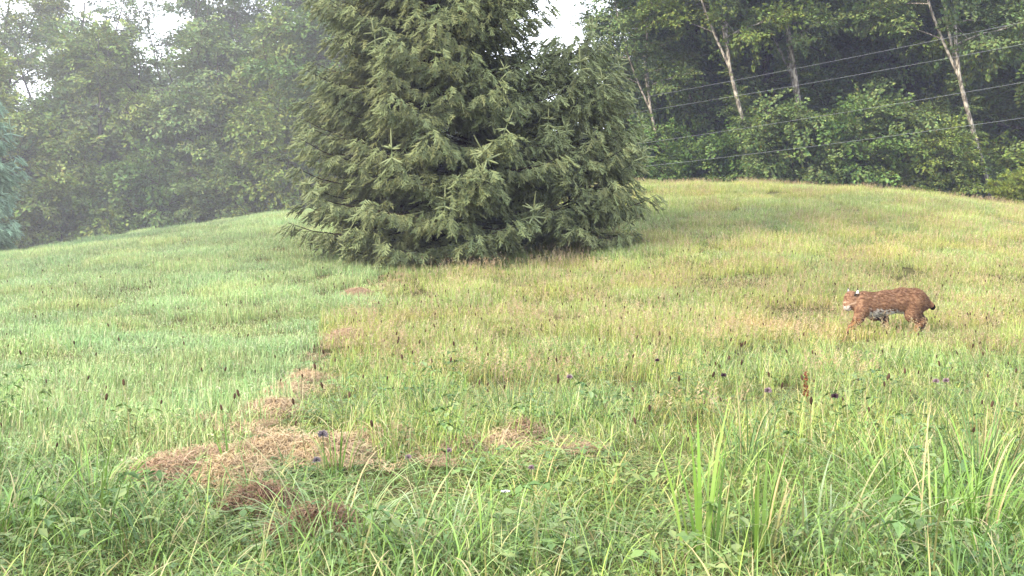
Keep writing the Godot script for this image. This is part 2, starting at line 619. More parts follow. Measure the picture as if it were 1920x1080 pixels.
# one shoot: a stem set round with needles
func shoot(m: MB, a: Vector3, dir: Vector3, length: float, needle: float, col: Color, tip: Color, count: int) -> void:
	var side := dir.cross(Vector3.UP)
	if side.length() < 0.2:
		side = dir.cross(Vector3.RIGHT)
	side = side.normalized()
	var other := side.cross(dir)
	m.tube([a, a + dir * length * 0.3, a + dir * length * 0.75, a + dir * length], [0.006, needle * 0.42, needle * 0.36, 0.003], 5, col.lerp(tip, 0.45), false)
	for i in count:
		var t := (i + rf(0.0, 1.0)) / count
		var q := i * 2.4
		var o := side * cos(q) + other * sin(q)
		var p := a + dir * length * t
		var nd := (o * 0.9 + dir * rf(0.5, 0.9)).normalized()
		var w := nd.cross(dir).normalized() * 0.004
		var nl := needle * rf(0.85, 1.2) * (1.0 - 0.3 * t)
		var c := col.lerp(tip, clampf(t * 1.3, 0, 1)) * rf(0.75, 1.25)
		m.tri(p - w, p + w, p + nd * nl, c)

func make_twigs() -> void:
	for k in 4:
		# drooping spray: a hanging axis with finger-like side shoots
		var m := MB.new()
		var old := Color(0.092, 0.115, 0.056)
		var fresh := Color(0.185, 0.210, 0.092)
		var ax := Vector3(0, -0.80, -0.6).normalized()
		var L := 0.30
		shoot(m, Vector3.ZERO, ax, L, 0.023, old, fresh, 24)
		for i in 10:
			var t := 0.05 + 0.85 * i / 10.0
			var s := 1.0 if i % 2 else -1.0
			var d := (ax + Vector3(s * rf(0.5, 1.3), rf(-0.4, 0.5), rf(-0.8, 0.2))).normalized()
			shoot(m, ax * L * t, d, rf(0.07, 0.125) * (1.15 - 0.3 * t), 0.024, old, fresh, 12)
		twigs.append(m)
	for k in 2:
		# a branch end that turns up: star of fresh shoots with a leader
		var m := MB.new()
		var old := Color(0.11, 0.14, 0.07)
		var fresh := Color(0.25, 0.27, 0.125)
		shoot(m, Vector3.ZERO, Vector3(rf(-0.06, 0.06), 1, 0).normalized(), rf(0.24, 0.30), 0.024, old, Color(0.22, 0.22, 0.10), 30)
		for i in 6:
			var a := TAU * i / 6.0 + rf(-0.25, 0.25)
			var d := Vector3(cos(a), rf(0.05, 0.4), sin(a)).normalized()
			shoot(m, Vector3(0, 0.01, 0), d, rf(0.13, 0.19), 0.026, old, fresh, 20)
		for i in 5:
			var a := TAU * i / 5.0 + rf(-0.25, 0.25)
			var d := Vector3(cos(a), rf(-0.5, -0.1), sin(a)).normalized()
			shoot(m, Vector3(0, -0.10, 0), d, rf(0.16, 0.22), 0.028, old, fresh * 0.85, 22)
		shoot(m, Vector3(0, -0.2, 0), Vector3.UP, 0.2, 0.024, old, old, 20)
		stars.append(m)

func radius_at(prof: Array, y: float) -> float:
	for i in prof.size() - 1:
		if y < prof[i + 1][0]:
			return lerpf(prof[i][1], prof[i + 1][1], clampf((y - prof[i][0]) / (prof[i + 1][0] - prof[i][0]), 0, 1))
	return 0.03

func spruce(node: Node3D, H: float, prof: Array, twig_meshes: Array, star_meshes: Array, tone: Color, spare: float, star_share: float) -> void:
	var tm := MB.new()
	var bark := Color(0.08, 0.065, 0.05)
	tm.tube([Vector3(0, -0.3, 0), Vector3(0, H * 0.3, 0), Vector3(0.04, H * 0.7, 0.02), Vector3(0, H, 0)], [H * 0.014, H * 0.011, H * 0.006, 0.01], 9, bark)
	part("trunk", tm.mesh(M.bark), node)
	var at := [[], [], [], []]
	var tint := [[], [], [], []]
	var sat := [[], []]
	var stint := [[], []]
	var y := 0.35
	var az := rf(0, TAU)
	while y < H - 0.15:
		var r := radius_at(prof, y)
		var nb := 9 if r > 1.2 else 8
		az += rf(0.2, 0.6)
		for b in nb:
			var a := az + TAU * b / nb + rf(-0.22, 0.22)
			var L := maxf(0.12, r * rf(0.78, 1.08))
			var rise := lerpf(-0.05, 0.75, clampf(y / H, 0, 1)) + rf(-0.1, 0.1)
			var o := Vector3(cos(a), 0, sin(a))
			var base := Vector3(0, y + rf(-0.12, 0.12), 0)
			var pts := []
			var rad := []
			for i in 7:
				var t := i / 6.0
				pts.append(base + o * L * t + Vector3.UP * L * (rise * t - 0.34 * t + 0.26 * t * t * t))
				rad.append((0.006 + 0.010 * L) * (1.0 - 0.85 * t))
			var bm := MB.new()
			bm.tube(pts, rad, 5, bark)
			# side boughs
			var sd := Vector3(-o.z, 0, o.x)
			var t0 := 0.2 if L > 0.9 else 0.05
			var cnt := int(L * (1.0 - t0) / 0.10) + 1
			for i in cnt:
				var t := lerpf(t0, 0.98, (i + rf(0.1, 0.9)) / cnt)
				var ti := minf(t * 6.0, 5.99)
				var p: Vector3 = pts[int(ti)].lerp(pts[int(ti) + 1], ti - int(ti))
				var s := 1.0 if i % 2 else -1.0
				var sl := (0.12 + 0.45 * L * (1.0 - t)) * rf(0.6, 1.15)
				sl = minf(sl, 0.85)
				var dd := (o * 0.75 + sd * s * 0.8 + Vector3.UP * rf(-0.25, 0.05)).normalized()
				if sl > 0.3:
					bm.tube([p, p + dd * sl], [0.006, 0.003], 3, bark, false)
				var m := int(sl / (0.078 * spare)) + 1
				for e in m:
					var q := p + dd * sl * (e + rf(0.2, 1.0)) / m
					var hang := (dd * 0.7 + o * 0.5 + Vector3(rf(-0.9, 0.9), rf(-0.5, 0.9), rf(-0.9, 0.9)))
					hang.y *= 0.5
					var bs := Basis.looking_at(hang.normalized(), Vector3(rf(-0.5, 0.5), 1, rf(-0.5, 0.5))) * rf(0.5, 1.0)
					var k := rng.randi() % 4
					at[k].append(Transform3D(bs, q))
					var g := rf(0.6, 1.35)
					tint[k].append(Color(tone.r * g * rf(0.95, 1.08), tone.g * g, tone.b * g))
			part("branch", bm.mesh(M.bark), node)
			# the tip
			for e in 2:
				var k := rng.randi() % 4
				at[k].append(Transform3D(Basis.looking_at((o + Vector3(rf(-0.4, 0.4), 0.15, rf(-0.4, 0.4))).normalized()) * rf(0.7, 1.0), pts[6] - o * 0.1 * e))
				tint[k].append(tone * rf(1.0, 1.3))
			if rng.randf() < star_share:
				var k := rng.randi() % 2
				var bs := Basis.from_euler(Vector3(o.z * rf(0, 0.7), rf(0, TAU), -o.x * rf(0.0, 0.7))) * rf(0.5, 1.15)
				sat[k].append(Transform3D(bs, pts[6] + o * 0.08 + Vector3(0, 0.14, 0)))
				stint[k].append(tone * rf(0.85, 1.25))
		y += (0.215 if y < 6.0 else 0.4) * rf(0.85, 1.15)
	for k in 4:
		scatter("needle_spray", twig_meshes[k], at[k], tint[k], node)
	for k in 2:
		if sat[k].size():
			scatter("fresh_shoot", star_meshes[k], sat[k], stint[k], node)

func make_spruces() -> void:
	make_twigs()
	var tw := twigs.map(func(m): return m.mesh(M.needle, false))
	var st := stars.map(func(m): return m.mesh(M.needle, false))
	var a := thing("spruce_tree", "large dense dark green spruce standing in the middle of the field", "tree", on_ground(-1.33, 16.6))
	spruce(a, 12.5, [[0.0, 1.9], [0.9, 2.45], [1.3, 2.5], [2.2, 2.35], [3.2, 2.05], [5.0, 1.75], [8.0, 1.0], [12.5, 0.05]], tw, st, Color(1.14, 1.12, 1.1), 1.0, 0.3)
	var b := thing("spruce_tree", "smaller rounded spruce grown into the right side of the large spruce", "tree", on_ground(1.0, 16.9))
	spruce(b, 3.45, [[0.0, 1.3], [0.6, 1.4], [1.6, 1.2], [2.5, 0.95], [3.1, 0.55], [3.45, 0.15]], tw, st, Color(1.18, 1.14, 1.1), 1.0, 0.3)
	var c := thing("blue_spruce", "pale blue green spruce bough at the far left edge of the photo", "tree", on_ground(-12.35, 22.0))
	spruce(c, 5.0, [[0.0, 0.8], [0.8, 1.25], [2.2, 1.2], [3.6, 0.75], [5.0, 0.05]], tw, st, Color(1.55, 1.85, 2.7), 1.0, 0.1)

# ---------------------------------------------------------------- evening mist over the left of the field
func make_mist() -> void:
	var f := FogVolume.new()
	f.name = "mist"
	f.shape = RenderingServer.FOG_VOLUME_SHAPE_ELLIPSOID
	f.size = Vector3(40, 24, 52)
	var fm := FogMaterial.new()
	fm.albedo = Color(1.0, 0.985, 0.975)
	fm.density = 0.0026
	f.material = fm
	add_child(f)
	f.position = Vector3(-17.6, 3, -28)
	f.set_meta("label", "thin pale mist over the left side of the field and woods")
	f.set_meta("category", "mist")
	f.set_meta("kind", "stuff")

# ---------------------------------------------------------------- overhead wires
func make_wires() -> void:
	# each wire sags from beyond the right of the field to the woods behind the spruces
	var runs := [
		["topmost of the four thin wires crossing the right woods", 6.33, 5.60],
		["second thin wire from the top crossing the right woods", 5.73, 5.11],
		["third thin wire from the top crossing the right woods", 4.69, 3.96],
		["lowest of the four thin wires crossing the right woods", 3.72, 3.12],
	]
	for r in runs:
		var A := Vector3(14.06, CAM_Y + r[1], -27.0)
		var B := Vector3(4.3, CAM_Y + r[2], -36.0)
		var pts := []
		var rad := []
		for i in 33:
			var t := lerpf(-0.5, 1.2, i / 32.0)
			var p := A.lerp(B, t)
			p.y -= 0.2 * t * (1.0 - t)
			pts.append(p)
			rad.append(0.0033)
		var m := MB.new()
		m.tube(pts, rad, 5, Color(0.25, 0.26, 0.28))
		var o := part(numbered("overhead_wire"), m.mesh(M.wire), self)
		o.set_meta("label", r[0])
		o.set_meta("category", "wire")
		o.set_meta("group", "overhead wires")

# ---------------------------------------------------------------- bobcat
# Smooth union of tapered capsules, meshed as surface nets. bones: [a, b, radius a, radius b]
func nets(bones: Array, cell: float, k: float, squash: float, paint: Callable) -> MB:
	var lo := Vector3.ONE * 1e9
	var hi := -lo
	for b in bones:
		var r: float = maxf(b[2], b[3]) + cell * 3.0
		for q in [b[0], b[1]]:
			lo = lo.min(q - Vector3.ONE * r)
			hi = hi.max(q + Vector3.ONE * r)
	var nx := int((hi.x - lo.x) / cell) + 2
	var ny := int((hi.y - lo.y) / cell) + 2
	var nz := int((hi.z - lo.z) / cell) + 2
	var f := PackedFloat32Array()
	f.resize(nx * ny * nz)
	f.fill(1.0)
	for b in bones:
		var a: Vector3 = b[0]
		var ab: Vector3 = b[1] - a
		var l2 := maxf(ab.length_squared(), 1e-9)
		var r0: float = b[2]
		var r1: float = b[3]
		var m := maxf(r0, r1) + k + cell * 2.0
		var c0 := ((a.min(b[1]) - Vector3.ONE * m - lo) / cell).floor()
		var c1 := ((a.max(b[1]) + Vector3.ONE * m - lo) / cell).ceil()
		for z in range(maxi(0, int(c0.z)), mini(nz, int(c1.z) + 1)):
			for y in range(maxi(0, int(c0.y)), mini(ny, int(c1.y) + 1)):
				for x in range(maxi(0, int(c0.x)), mini(nx, int(c1.x) + 1)):
					var p := lo + Vector3(x, y, z) * cell
					var t := clampf((p - a).dot(ab) / l2, 0.0, 1.0)
					var d := (p - a - ab * t).length() - lerpf(r0, r1, t)
					var at := (z * ny + y) * nx + x
					var e := f[at]
					var h := maxf(k - absf(d - e), 0.0) / k
					f[at] = minf(d, e) - h * h * k * 0.25
	var id := PackedInt32Array()
	id.resize(nx * ny * nz)
	id.fill(-1)
	var out := MB.new()
	var corner := [0, 1, nx, nx + 1, nx * ny, nx * ny + 1, nx * ny + nx, nx * ny + nx + 1]
	var edges := [[0, 1], [2, 3], [4, 5], [6, 7], [0, 2], [1, 3], [4, 6], [5, 7], [0, 4], [1, 5], [2, 6], [3, 7]]
	for z in nz - 1:
		for y in ny - 1:
			for x in nx - 1:
				var at := (z * ny + y) * nx + x
				var inside := 0
				for c in corner:
					if f[at + c] < 0.0:
						inside += 1
				if inside == 0 or inside == 8:
					continue
				var sum := Vector3.ZERO
				var cnt := 0
				for e in edges:
					var d0 := f[at + corner[e[0]]]
					var d1 := f[at + corner[e[1]]]
					if (d0 < 0.0) != (d1 < 0.0):
						var t := d0 / (d0 - d1)
						var v0 := Vector3(e[0] & 1, (e[0] >> 1) & 1, e[0] >> 2)
						var v1 := Vector3(e[1] & 1, (e[1] >> 1) & 1, e[1] >> 2)
						sum += v0.lerp(v1, t)
						cnt += 1
				id[at] = out.v.size()
				var p := lo + (Vector3(x, y, z) + sum / cnt) * cell
				var g := Vector3(f[at + 1] - f[at], f[at + nx] - f[at], f[at + nx * ny] - f[at]).normalized()
				p.z *= squash
				out.v.append(p)
				out.n.append(Vector3(g.x, g.y, g.z / squash).normalized())
				out.c.append(paint.call(p, g))
	var offs := [1, nx, nx * ny]
	for z in range(1, nz - 1):
		for y in range(1, ny - 1):
			for x in range(1, nx - 1):
				var at := (z * ny + y) * nx + x
				for e in 3:
					if (f[at] < 0.0) == (f[at + offs[e]] < 0.0):
						continue
					var u: int = offs[(e + 1) % 3]
					var w: int = offs[(e + 2) % 3]
					var q := [id[at - u - w], id[at - w], id[at], id[at - u]]
					if q.min() < 0:
						continue
					for t in [[0, 1, 2], [0, 2, 3]]:
						var a: int = q[t[0]]
						var b: int = q[t[1]]
						var c: int = q[t[2]]
						var nn := (out.v[c] - out.v[a]).cross(out.v[b] - out.v[a])
						if nn.dot(out.n[a] + out.n[b] + out.n[c]) < 0.0:
							out.ix.append_array([a, c, b])
						else:
							out.ix.append_array([a, b, c])
	# smooth normals from the faces
	for i in out.n.size():
		out.n[i] = Vector3.ZERO
	for i in range(0, out.ix.size(), 3):
		var a := out.ix[i]
		var b := out.ix[i + 1]
		var c := out.ix[i + 2]
		var nn := (out.v[c] - out.v[a]).cross(out.v[b] - out.v[a])
		out.n[a] += nn; out.n[b] += nn; out.n[c] += nn
	for i in out.n.size():
		out.n[i] = out.n[i].normalized()
	return out

const CAT := 0.00069

func cp(x: float, y: float, z: float) -> Vector3:
	return Vector3((x - 870.0) * CAT, (875.0 - y) * CAT, z)

func head_turn(p: Vector3) -> Vector3:
	var c := cp(360, 390, 0)
	return c + (p - c).rotated(Vector3.UP, 0.38)

func coat(p: Vector3, g: Vector3) -> Color:
	var cx := p.x / CAT + 870.0
	var cy := 875.0 - p.y / CAT
	var m := noise_b.get_noise_3d(p.x * 340.0, p.y * 430.0, p.z * 340.0)
	var m2 := noise_a.get_noise_3d(p.x * 1500.0, p.y * 1100.0, p.z * 1500.0)
	var rust := Color(0.205, 0.115, 0.070)
	var c := rust.lerp(Color(0.085, 0.042, 0.028), ss((m - 0.06) * 7.0) * 0.62)
	c = c.lerp(Color(0.27, 0.17, 0.11), ss((-m - 0.05) * 4.0) * 0.5)
	c = c * (1.0 + m2 * 0.35)
	# white belly and chest with dark spots
	var belly := 525.0 + 25.0 * m * 3.0
	if cx > 560.0 and cx < 1060.0 and cy > belly and cy < 660.0 and (p.z < 0.06 or cx < 960.0):
		c = Color(0.52, 0.48, 0.43)
		if m > 0.18:
			c = Color(0.08, 0.065, 0.055)
	# legs: tan with dark bars
	if cy > 640.0:
		c = Color(0.25, 0.125, 0.065) * (1.0 + m2 * 0.4)
		if m > 0.16:
			c = Color(0.07, 0.045, 0.035)
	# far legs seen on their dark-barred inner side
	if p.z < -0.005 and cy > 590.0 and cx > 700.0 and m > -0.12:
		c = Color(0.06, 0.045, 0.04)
	# muzzle, chin and cheek stripes
	if cx < 320.0 and cy > 478.0 + m * 60.0 and cy < 560.0:
		c = Color(0.50, 0.45, 0.40)
	elif cx < 380.0 and cy > 405.0 and cy < 470.0 and sin(cy * 0.11 + cx * 0.05) > 0.4:
		c = Color(0.36, 0.25, 0.17)
	c.a = 1.0
	return c

func make_bobcat() -> void:
	var cat := thing("bobcat", "reddish brown spotted bobcat walking left through the grass", "bobcat", on_ground(3.76, 9.8))
	cat.scale = Vector3.ONE * 1.04
	var B := []
	# trunk of the body
	B.append([cp(520, 460, 0), cp(620, 450, 0), 0.094, 0.106])
	B.append([cp(620, 450, 0), cp(820, 425, 0), 0.106, 0.108])
	B.append([cp(820, 425, 0), cp(1050, 395, 0), 0.108, 0.112])
	B.append([cp(1050, 395, 0), cp(1220, 400, 0), 0.112, 0.108])
	B.append([cp(1220, 400, 0), cp(1330, 430, 0), 0.112, 0.075])
	# shoulders and neck
	B.append([cp(520, 380, 0.035), cp(470, 520, 0.06), 0.07, 0.06])
	B.append([cp(520, 380, -0.035), cp(560, 520, -0.06), 0.07, 0.055])
	B.append([cp(560, 440, 0), cp(385, 412, 0), 0.088, 0.066])
	# head
	var Hd := [
		[cp(345, 350, 0), cp(350, 400, 0), 0.062, 0.066],
		[cp(330, 390, 0), cp(285, 450, 0), 0.056, 0.036],
		[cp(290, 455, 0.010), cp(268, 478, 0.010), 0.030, 0.022],
		[cp(290, 455, -0.010), cp(268, 478, -0.010), 0.030, 0.022],
		[cp(330, 450, 0), cp(298, 500, 0), 0.042, 0.020],
		[cp(365, 430, 0.03), cp(385, 480, 0.055), 0.042, 0.03],
		[cp(365, 430, -0.03), cp(385, 480, -0.055), 0.042, 0.03],
	]
	for h in Hd:
		B.append([head_turn(h[0]), head_turn(h[1]), h[2], h[3]])
	# near foreleg reaching forward
	B.append([cp(470, 520, 0.06), cp(420, 640, 0.065), 0.058, 0.042])
	B.append([cp(420, 640, 0.065), cp(330, 770, 0.06), 0.040, 0.030])
	B.append([cp(330, 770, 0.06), cp(300, 840, 0.06), 0.029, 0.028])
	B.append([cp(300, 845, 0.06), cp(268, 855, 0.06), 0.028, 0.024])
	# far foreleg swung back
	B.append([cp(560, 520, -0.06), cp(690, 610, -0.06), 0.052, 0.040])
	B.append([cp(690, 610, -0.06), cp(830, 640, -0.055), 0.036, 0.030])
	B.append([cp(830, 640, -0.055), cp(870, 790, -0.055), 0.029, 0.024])
	B.append([cp(868, 800, -0.055), cp(840, 852, -0.055), 0.024, 0.026])
	# near hind leg: thigh, shank, hock, foot
	B.append([cp(1220, 400, 0.05), cp(1150, 590, 0.07), 0.10, 0.058])
	B.append([cp(1150, 590, 0.07), cp(1270, 690, 0.065), 0.050, 0.030])
	B.append([cp(1270, 690, 0.065), cp(1215, 835, 0.065), 0.027, 0.024])
	B.append([cp(1215, 842, 0.065), cp(1165, 855, 0.065), 0.026, 0.024])
	# far hind leg pushing off behind
	B.append([cp(1250, 420, -0.05), cp(1280, 590, -0.06), 0.09, 0.05])
	B.append([cp(1280, 590, -0.06), cp(1385, 680, -0.06), 0.044, 0.028])
	B.append([cp(1385, 680, -0.06), cp(1370, 840, -0.06), 0.026, 0.024])
	B.append([cp(1370, 845, -0.06), cp(1330, 855, -0.06), 0.025, 0.023])
	var body := nets(B, 0.0075, 0.035, 0.86, coat)
	var bm := part("body", body.mesh(M.fur), cat)
	# bobbed tail, black above at the tip
	var tl := MB.new()
	tl.tube([cp(1350, 400, 0), cp(1410, 425, 0.01), cp(1455, 470, 0.015), cp(1478, 490, 0.015)], [0.036, 0.032, 0.029, 0.024], 10, Color(0.16, 0.075, 0.04))
	var tail := part("tail", tl.mesh(M.fur), cat)
	var tb := MB.new()
	tb.blob(cp(1470, 484, 0.015), Vector3(0.028, 0.031, 0.027), Color(0.018, 0.015, 0.015), 8, 10)
	part("black_tip", tb.mesh(M.fur), tail)
	var tw := MB.new()
	tw.blob(cp(1405, 452, 0.012), Vector3(0.030, 0.013, 0.018), Color(0.50, 0.45, 0.38), 6, 8)
	part("white_underside", tw.mesh(M.fur), tail)
	# ears: thin pointed cups, black-backed with a pale patch
	for s in [1.0, -1.0]:
		var e := MB.new()
		var pal := MB.new()
		var b0 := cp(372, 318, s * 0.048)
		var tip := cp(368, 205, s * 0.070)
		var fw := Vector3(-0.036, 0, 0)
		var outw := Vector3(0, 0, s * 0.018)
		var ring := []
		for i in 7:
			var a := PI * i / 6.0
			ring.append(b0 + fw * cos(a) + outw * sin(a) * 1.2 - Vector3(0, 0.008, 0))
		for i in 6:
			e.tri(head_turn(ring[i]), head_turn(ring[i + 1]), head_turn(tip), Color(0.03, 0.024, 0.022) if i in [0, 1, 4, 5] else Color(0.10, 0.055, 0.035))
		e.tri(head_turn(ring[0]), head_turn(ring[6]), head_turn(tip - Vector3(0, 0.012, 0)), Color(0.45, 0.40, 0.34))
		for i in 3:
			var a0: Vector3 = ring[i + 1].lerp(tip, 0.28)
			var a1: Vector3 = ring[i + 2].lerp(tip, 0.28)
			var t0: Vector3 = ring[i + 1].lerp(tip, 0.66)
			var t1: Vector3 = ring[i + 2].lerp(tip, 0.66)
			var off := Vector3(0, 0, s * 0.002)
			pal.tri(head_turn(a0 + off), head_turn(a1 + off), head_turn(t0 + off), Color(0.62, 0.58, 0.52))
			pal.tri(head_turn(a1 + off), head_turn(t1 + off), head_turn(t0 + off), Color(0.62, 0.58, 0.52))
		e.tube([head_turn(tip - Vector3(0, 0.01, 0)), head_turn(tip + Vector3(0.002, 0.016, 0))], [0.004, 0.001], 4, Color(0.015, 0.013, 0.012))
		var eo := part("ear", e.mesh(M.fur, false), cat)
		part("pale_patch", pal.mesh(M.fur, false), eo)
		var ey := MB.new()
		ey.blob(head_turn(cp(304, 396, s * 0.040)), Vector3(0.009, 0.008, 0.008), Color(0.03, 0.025, 0.015), 6, 8)
		part("eye", ey.mesh(M.wire), cat)
	var ns := MB.new()
	ns.blob(head_turn(cp(250, 474, 0)), Vector3(0.009, 0.009, 0.013), Color(0.10, 0.05, 0.045), 6, 8)
	part("nose", ns.mesh(M.wire), cat)
	# coat of hair
	var hair := MB.new()
	hair.tri(Vector3(-0.002, 0, 0), Vector3(0.002, 0, 0), Vector3(0, 0.006, -0.022), Color.WHITE)
	hair.tri(Vector3(0, -0.001, 0), Vector3(0, 0.002, 0), Vector3(0.001, 0.007, -0.020), Color.WHITE)
	var hm := hair.mesh(M.fur, false)
	var at := []
	var tint := []
	for i in 16000:
		var t := (rng.randi() % (body.ix.size() / 3)) * 3
		var p := (body.v[body.ix[t]] + body.v[body.ix[t + 1]] + body.v[body.ix[t + 2]]) / 3.0
		var nn := body.n[body.ix[t]]
		var small := 0.5 if p.x < cp(440, 0, 0).x or p.y < cp(0, 680, 0).y else 1.0
		var flow := (Vector3(1.0, -0.45, 0) + Vector3(rf(-0.4, 0.4), rf(-0.4, 0.4), rf(-0.4, 0.4)))
		flow = (flow - nn * flow.dot(nn) * 0.95).normalized()
		at.append(Transform3D(Basis.looking_at(flow, nn) * rf(0.7, 1.3) * small, p))
		var c := coat(p, nn) * rf(0.65, 1.35)
		c.a = 1.0
		tint.append(c)
	scatter("fur", hm, at, tint, cat)

# ---------------------------------------------------------------- heaps of dried clippings along the mower's edge
func make_dry_clumps() -> void:
	var straw := Color(0.40, 0.295, 0.185)
	var pinkish := Color(0.33, 0.225, 0.15)
	var earth := Color(0.15, 0.095, 0.065)
	# x, d, width, depth, height, colour, label
	var heaps := [
		[-1.44, 4.10, 0.30, 0.20, 0.075, pinkish, "leftmost heap of dried clippings in the foreground row"],
		[-1.14, 4.02, 0.26, 0.20, 0.085, straw, "second heap from the left in the foreground row of dried clippings"],
		[-1.02, 4.42, 0.27, 0.22, 0.075, straw, "heap of straw-coloured clippings where the two dry rows meet"],
		[-0.80, 4.32, 0.26, 0.24, 0.085, straw, "heap of dried clippings right of where the two dry rows meet"],
		[-0.60, 4.62, 0.36, 0.26, 0.09, straw, "widest pale heap of dried clippings in the foreground row"],
		[-0.24, 4.42, 0.26, 0.2, 0.07, pinkish, "heap of dried clippings right of the widest pale heap"],
		[-0.06, 4.48, 0.30, 0.2, 0.08, straw, "low straw heap near the right end of the foreground row"],
		[0.05, 4.70, 0.18, 0.18, 0.09, pinkish, "small rounded reddish heap at the right end of the foreground row"],
		[-1.30, 5.25, 0.28, 0.36, 0.09, straw, "straw heap nearest the camera in the row running away from it"],
		[-1.38, 6.00, 0.26, 0.40, 0.09, straw, "second straw heap in the row running towards the spruce"],
		[-1.44, 6.90, 0.20, 0.28, 0.07, straw, "small third straw heap in the row running towards the spruce"],
		[-1.52, 9.10, 0.36, 0.55, 0.12, pinkish, "brownish heap of dried clippings half way to the spruce"],
		[-2.02, 12.9, 0.42, 0.6, 0.12, pinkish, "farthest heap of dried clippings, below the spruce"],
		[-0.88, 3.42, 0.24, 0.2, 0.09, earth, "reddish brown clod beside the arching grass clump at the bottom"],
		[-0.62, 3.10, 0.34, 0.2, 0.10, earth, "dark red brown clod at the very bottom under the arching grass clump"],
	]
	var fibres := []
	for k in 3:
		var m := MB.new()
		for i in 60:
			var a := rf(0, TAU)
			var g := rf(0.7, 1.35)
			var tilt := rf(-0.15, 0.35)
			var dir := Vector3(cos(a), tilt, sin(a)).normalized()
			var p := Vector3(rf(-0.06, 0.06), rf(0.0, 0.018), rf(-0.06, 0.06))
			var l := rf(0.03, 0.10)
			var side := Vector3(-dir.z, rf(-0.4, 0.4), dir.x).normalized() * rf(0.0008, 0.0017)
			var mid := p + dir * l * 0.5 + Vector3(0, rf(0.0, 0.012), 0)
			var col := Color(g, g * rf(0.92, 1.02), g * rf(0.8, 1.0))
			m.tri(p - side, p + side, mid + side, col)
			m.tri(p - side, mid + side, mid - side, col)
			m.tri(mid - side, mid + side, p + dir * l - Vector3(0, 0.01, 0), col)
		fibres.append(m.mesh(M.dry, false))
	for h in heaps:
		var o := thing("earth_clod" if h[5] == earth else "clippings_heap", h[6], "clod" if h[5] == earth else "clippings heap", on_ground(h[0] * (0.97 if h[1] > 3.9 and h[1] < 4.8 else 1.0), h[1] - (0.13 if h[1] > 3.9 and h[1] < 4.8 else 0.0)), "" if h[5] == earth else "heaps of dried clippings")
		var m := MB.new()
		var R := 10
		var S := 22
		var sd := rf(0, 100)
		for i in R + 1:
			var u := float(i) / R
			for s in S:
				var q := TAU * s / S
				var e := 1.0 + 0.35 * noise_a.get_noise_3d(cos(q) * 14.0, sin(q) * 14.0, sd)
				var x: float = cos(q) * h[2] * 0.5 * u * e
				var z: float = sin(q) * h[3] * 0.5 * u * e
				var lump := 0.9 + 1.5 * noise_b.get_noise_3d(x * 130.0, z * 130.0, sd)
				var y: float = h[4] * 0.6 * (1.0 - u * u) * lump - 0.02 * u
				m.v.append(Vector3(x, y, z))
				m.n.append(Vector3.UP)
				m.c.append(h[5] * (0.8 + 0.35 * lump * 0.5))
		for i in R:
			for s in S:
				var a := i * S + s
				var b := i * S + (s + 1) % S
				m.ix.append_array([a, a + S, b, b, a + S, b + S])
		part("mound", m.mesh(M.thatch, false), o)
		var at := [[], [], []]
		var tint := [[], [], []]
		for i in int(26 + 900 * h[2] * h[3]):
			var q := rf(0, TAU)
			var u := sqrt(rng.randf()) * 1.08
			var y: float = h[4] * 0.6 * maxf(0.0, 1.0 - u * u)
			var nn := Vector3(cos(q) * u * h[4] / h[2] * 2.0, 1, sin(q) * u * h[4] / h[3] * 2.0).normalized()
			var bs := Basis.looking_at(Vector3(-sin(q), 0, cos(q)), nn) * Basis(Vector3.UP, rf(0, TAU)) * rf(0.8, 1.3)
			var k := rng.randi() % 3
			at[k].append(Transform3D(bs, Vector3(cos(q) * u * h[2] * 0.5, y * rf(0.85, 1.2), sin(q) * u * h[3] * 0.5)))
			tint[k].append(h[5] * rf(0.75, 1.3))
		for k in 3:
			scatter("straw", fibres[k], at[k], tint[k], o)

	# loose straw strewn between the heaps
	var at := [[], [], []]
	var tint := [[], [], []]
	for i in 620:
		var p := Vector2(rf(-1.55, 0.35), 4.15 + rf(-0.32, 0.32) * rf(0.3, 1.0))
		if i % 3:
			var dd := lerpf(4.2, 14.5, pow(rng.randf(), 1.6))
			p = Vector2(mower_edge(dd) + rf(-0.2, 0.2), dd)
		if noise_b.get_noise_2d(p.x * 25.0, p.y * 25.0) < 0.02:
			continue
		var k := i % 3
		at[k].append(Transform3D(slope_basis(p.x, -p.y) * Basis(Vector3.UP, rf(0, TAU)) * rf(0.6, 1.15), on_ground(p.x, p.y) + Vector3(0, rf(0.005, 0.035), 0)))
		tint[k].append((straw if rng.randf() < 0.6 else pinkish) * rf(0.7, 1.15))
	var litter := Node3D.new()
	litter.name = "straw_litter"
	add_child(litter)
	litter.set_meta("label", "loose dry straw strewn between the heaps of clippings")
	litter.set_meta("category", "straw")
	litter.set_meta("kind", "stuff")
	for k in 3:
		scatter("straw", fibres[k], at[k], tint[k], litter)

# ---------------------------------------------------------------- grass
func patch(m: MB, size: float, count: int, len0: float, len1: float, w0: float, w1: float, bend: float, segs: int, cols: Array) -> MB:
	for i in count:
		var a := rf(0, TAU)
		var c: Color = cols[rng.randi() % cols.size()] * rf(0.6, 1.4)
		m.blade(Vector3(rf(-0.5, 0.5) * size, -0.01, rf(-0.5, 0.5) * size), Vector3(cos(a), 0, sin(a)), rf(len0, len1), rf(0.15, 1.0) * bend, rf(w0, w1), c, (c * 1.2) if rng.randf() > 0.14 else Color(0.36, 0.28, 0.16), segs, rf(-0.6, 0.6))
	return m

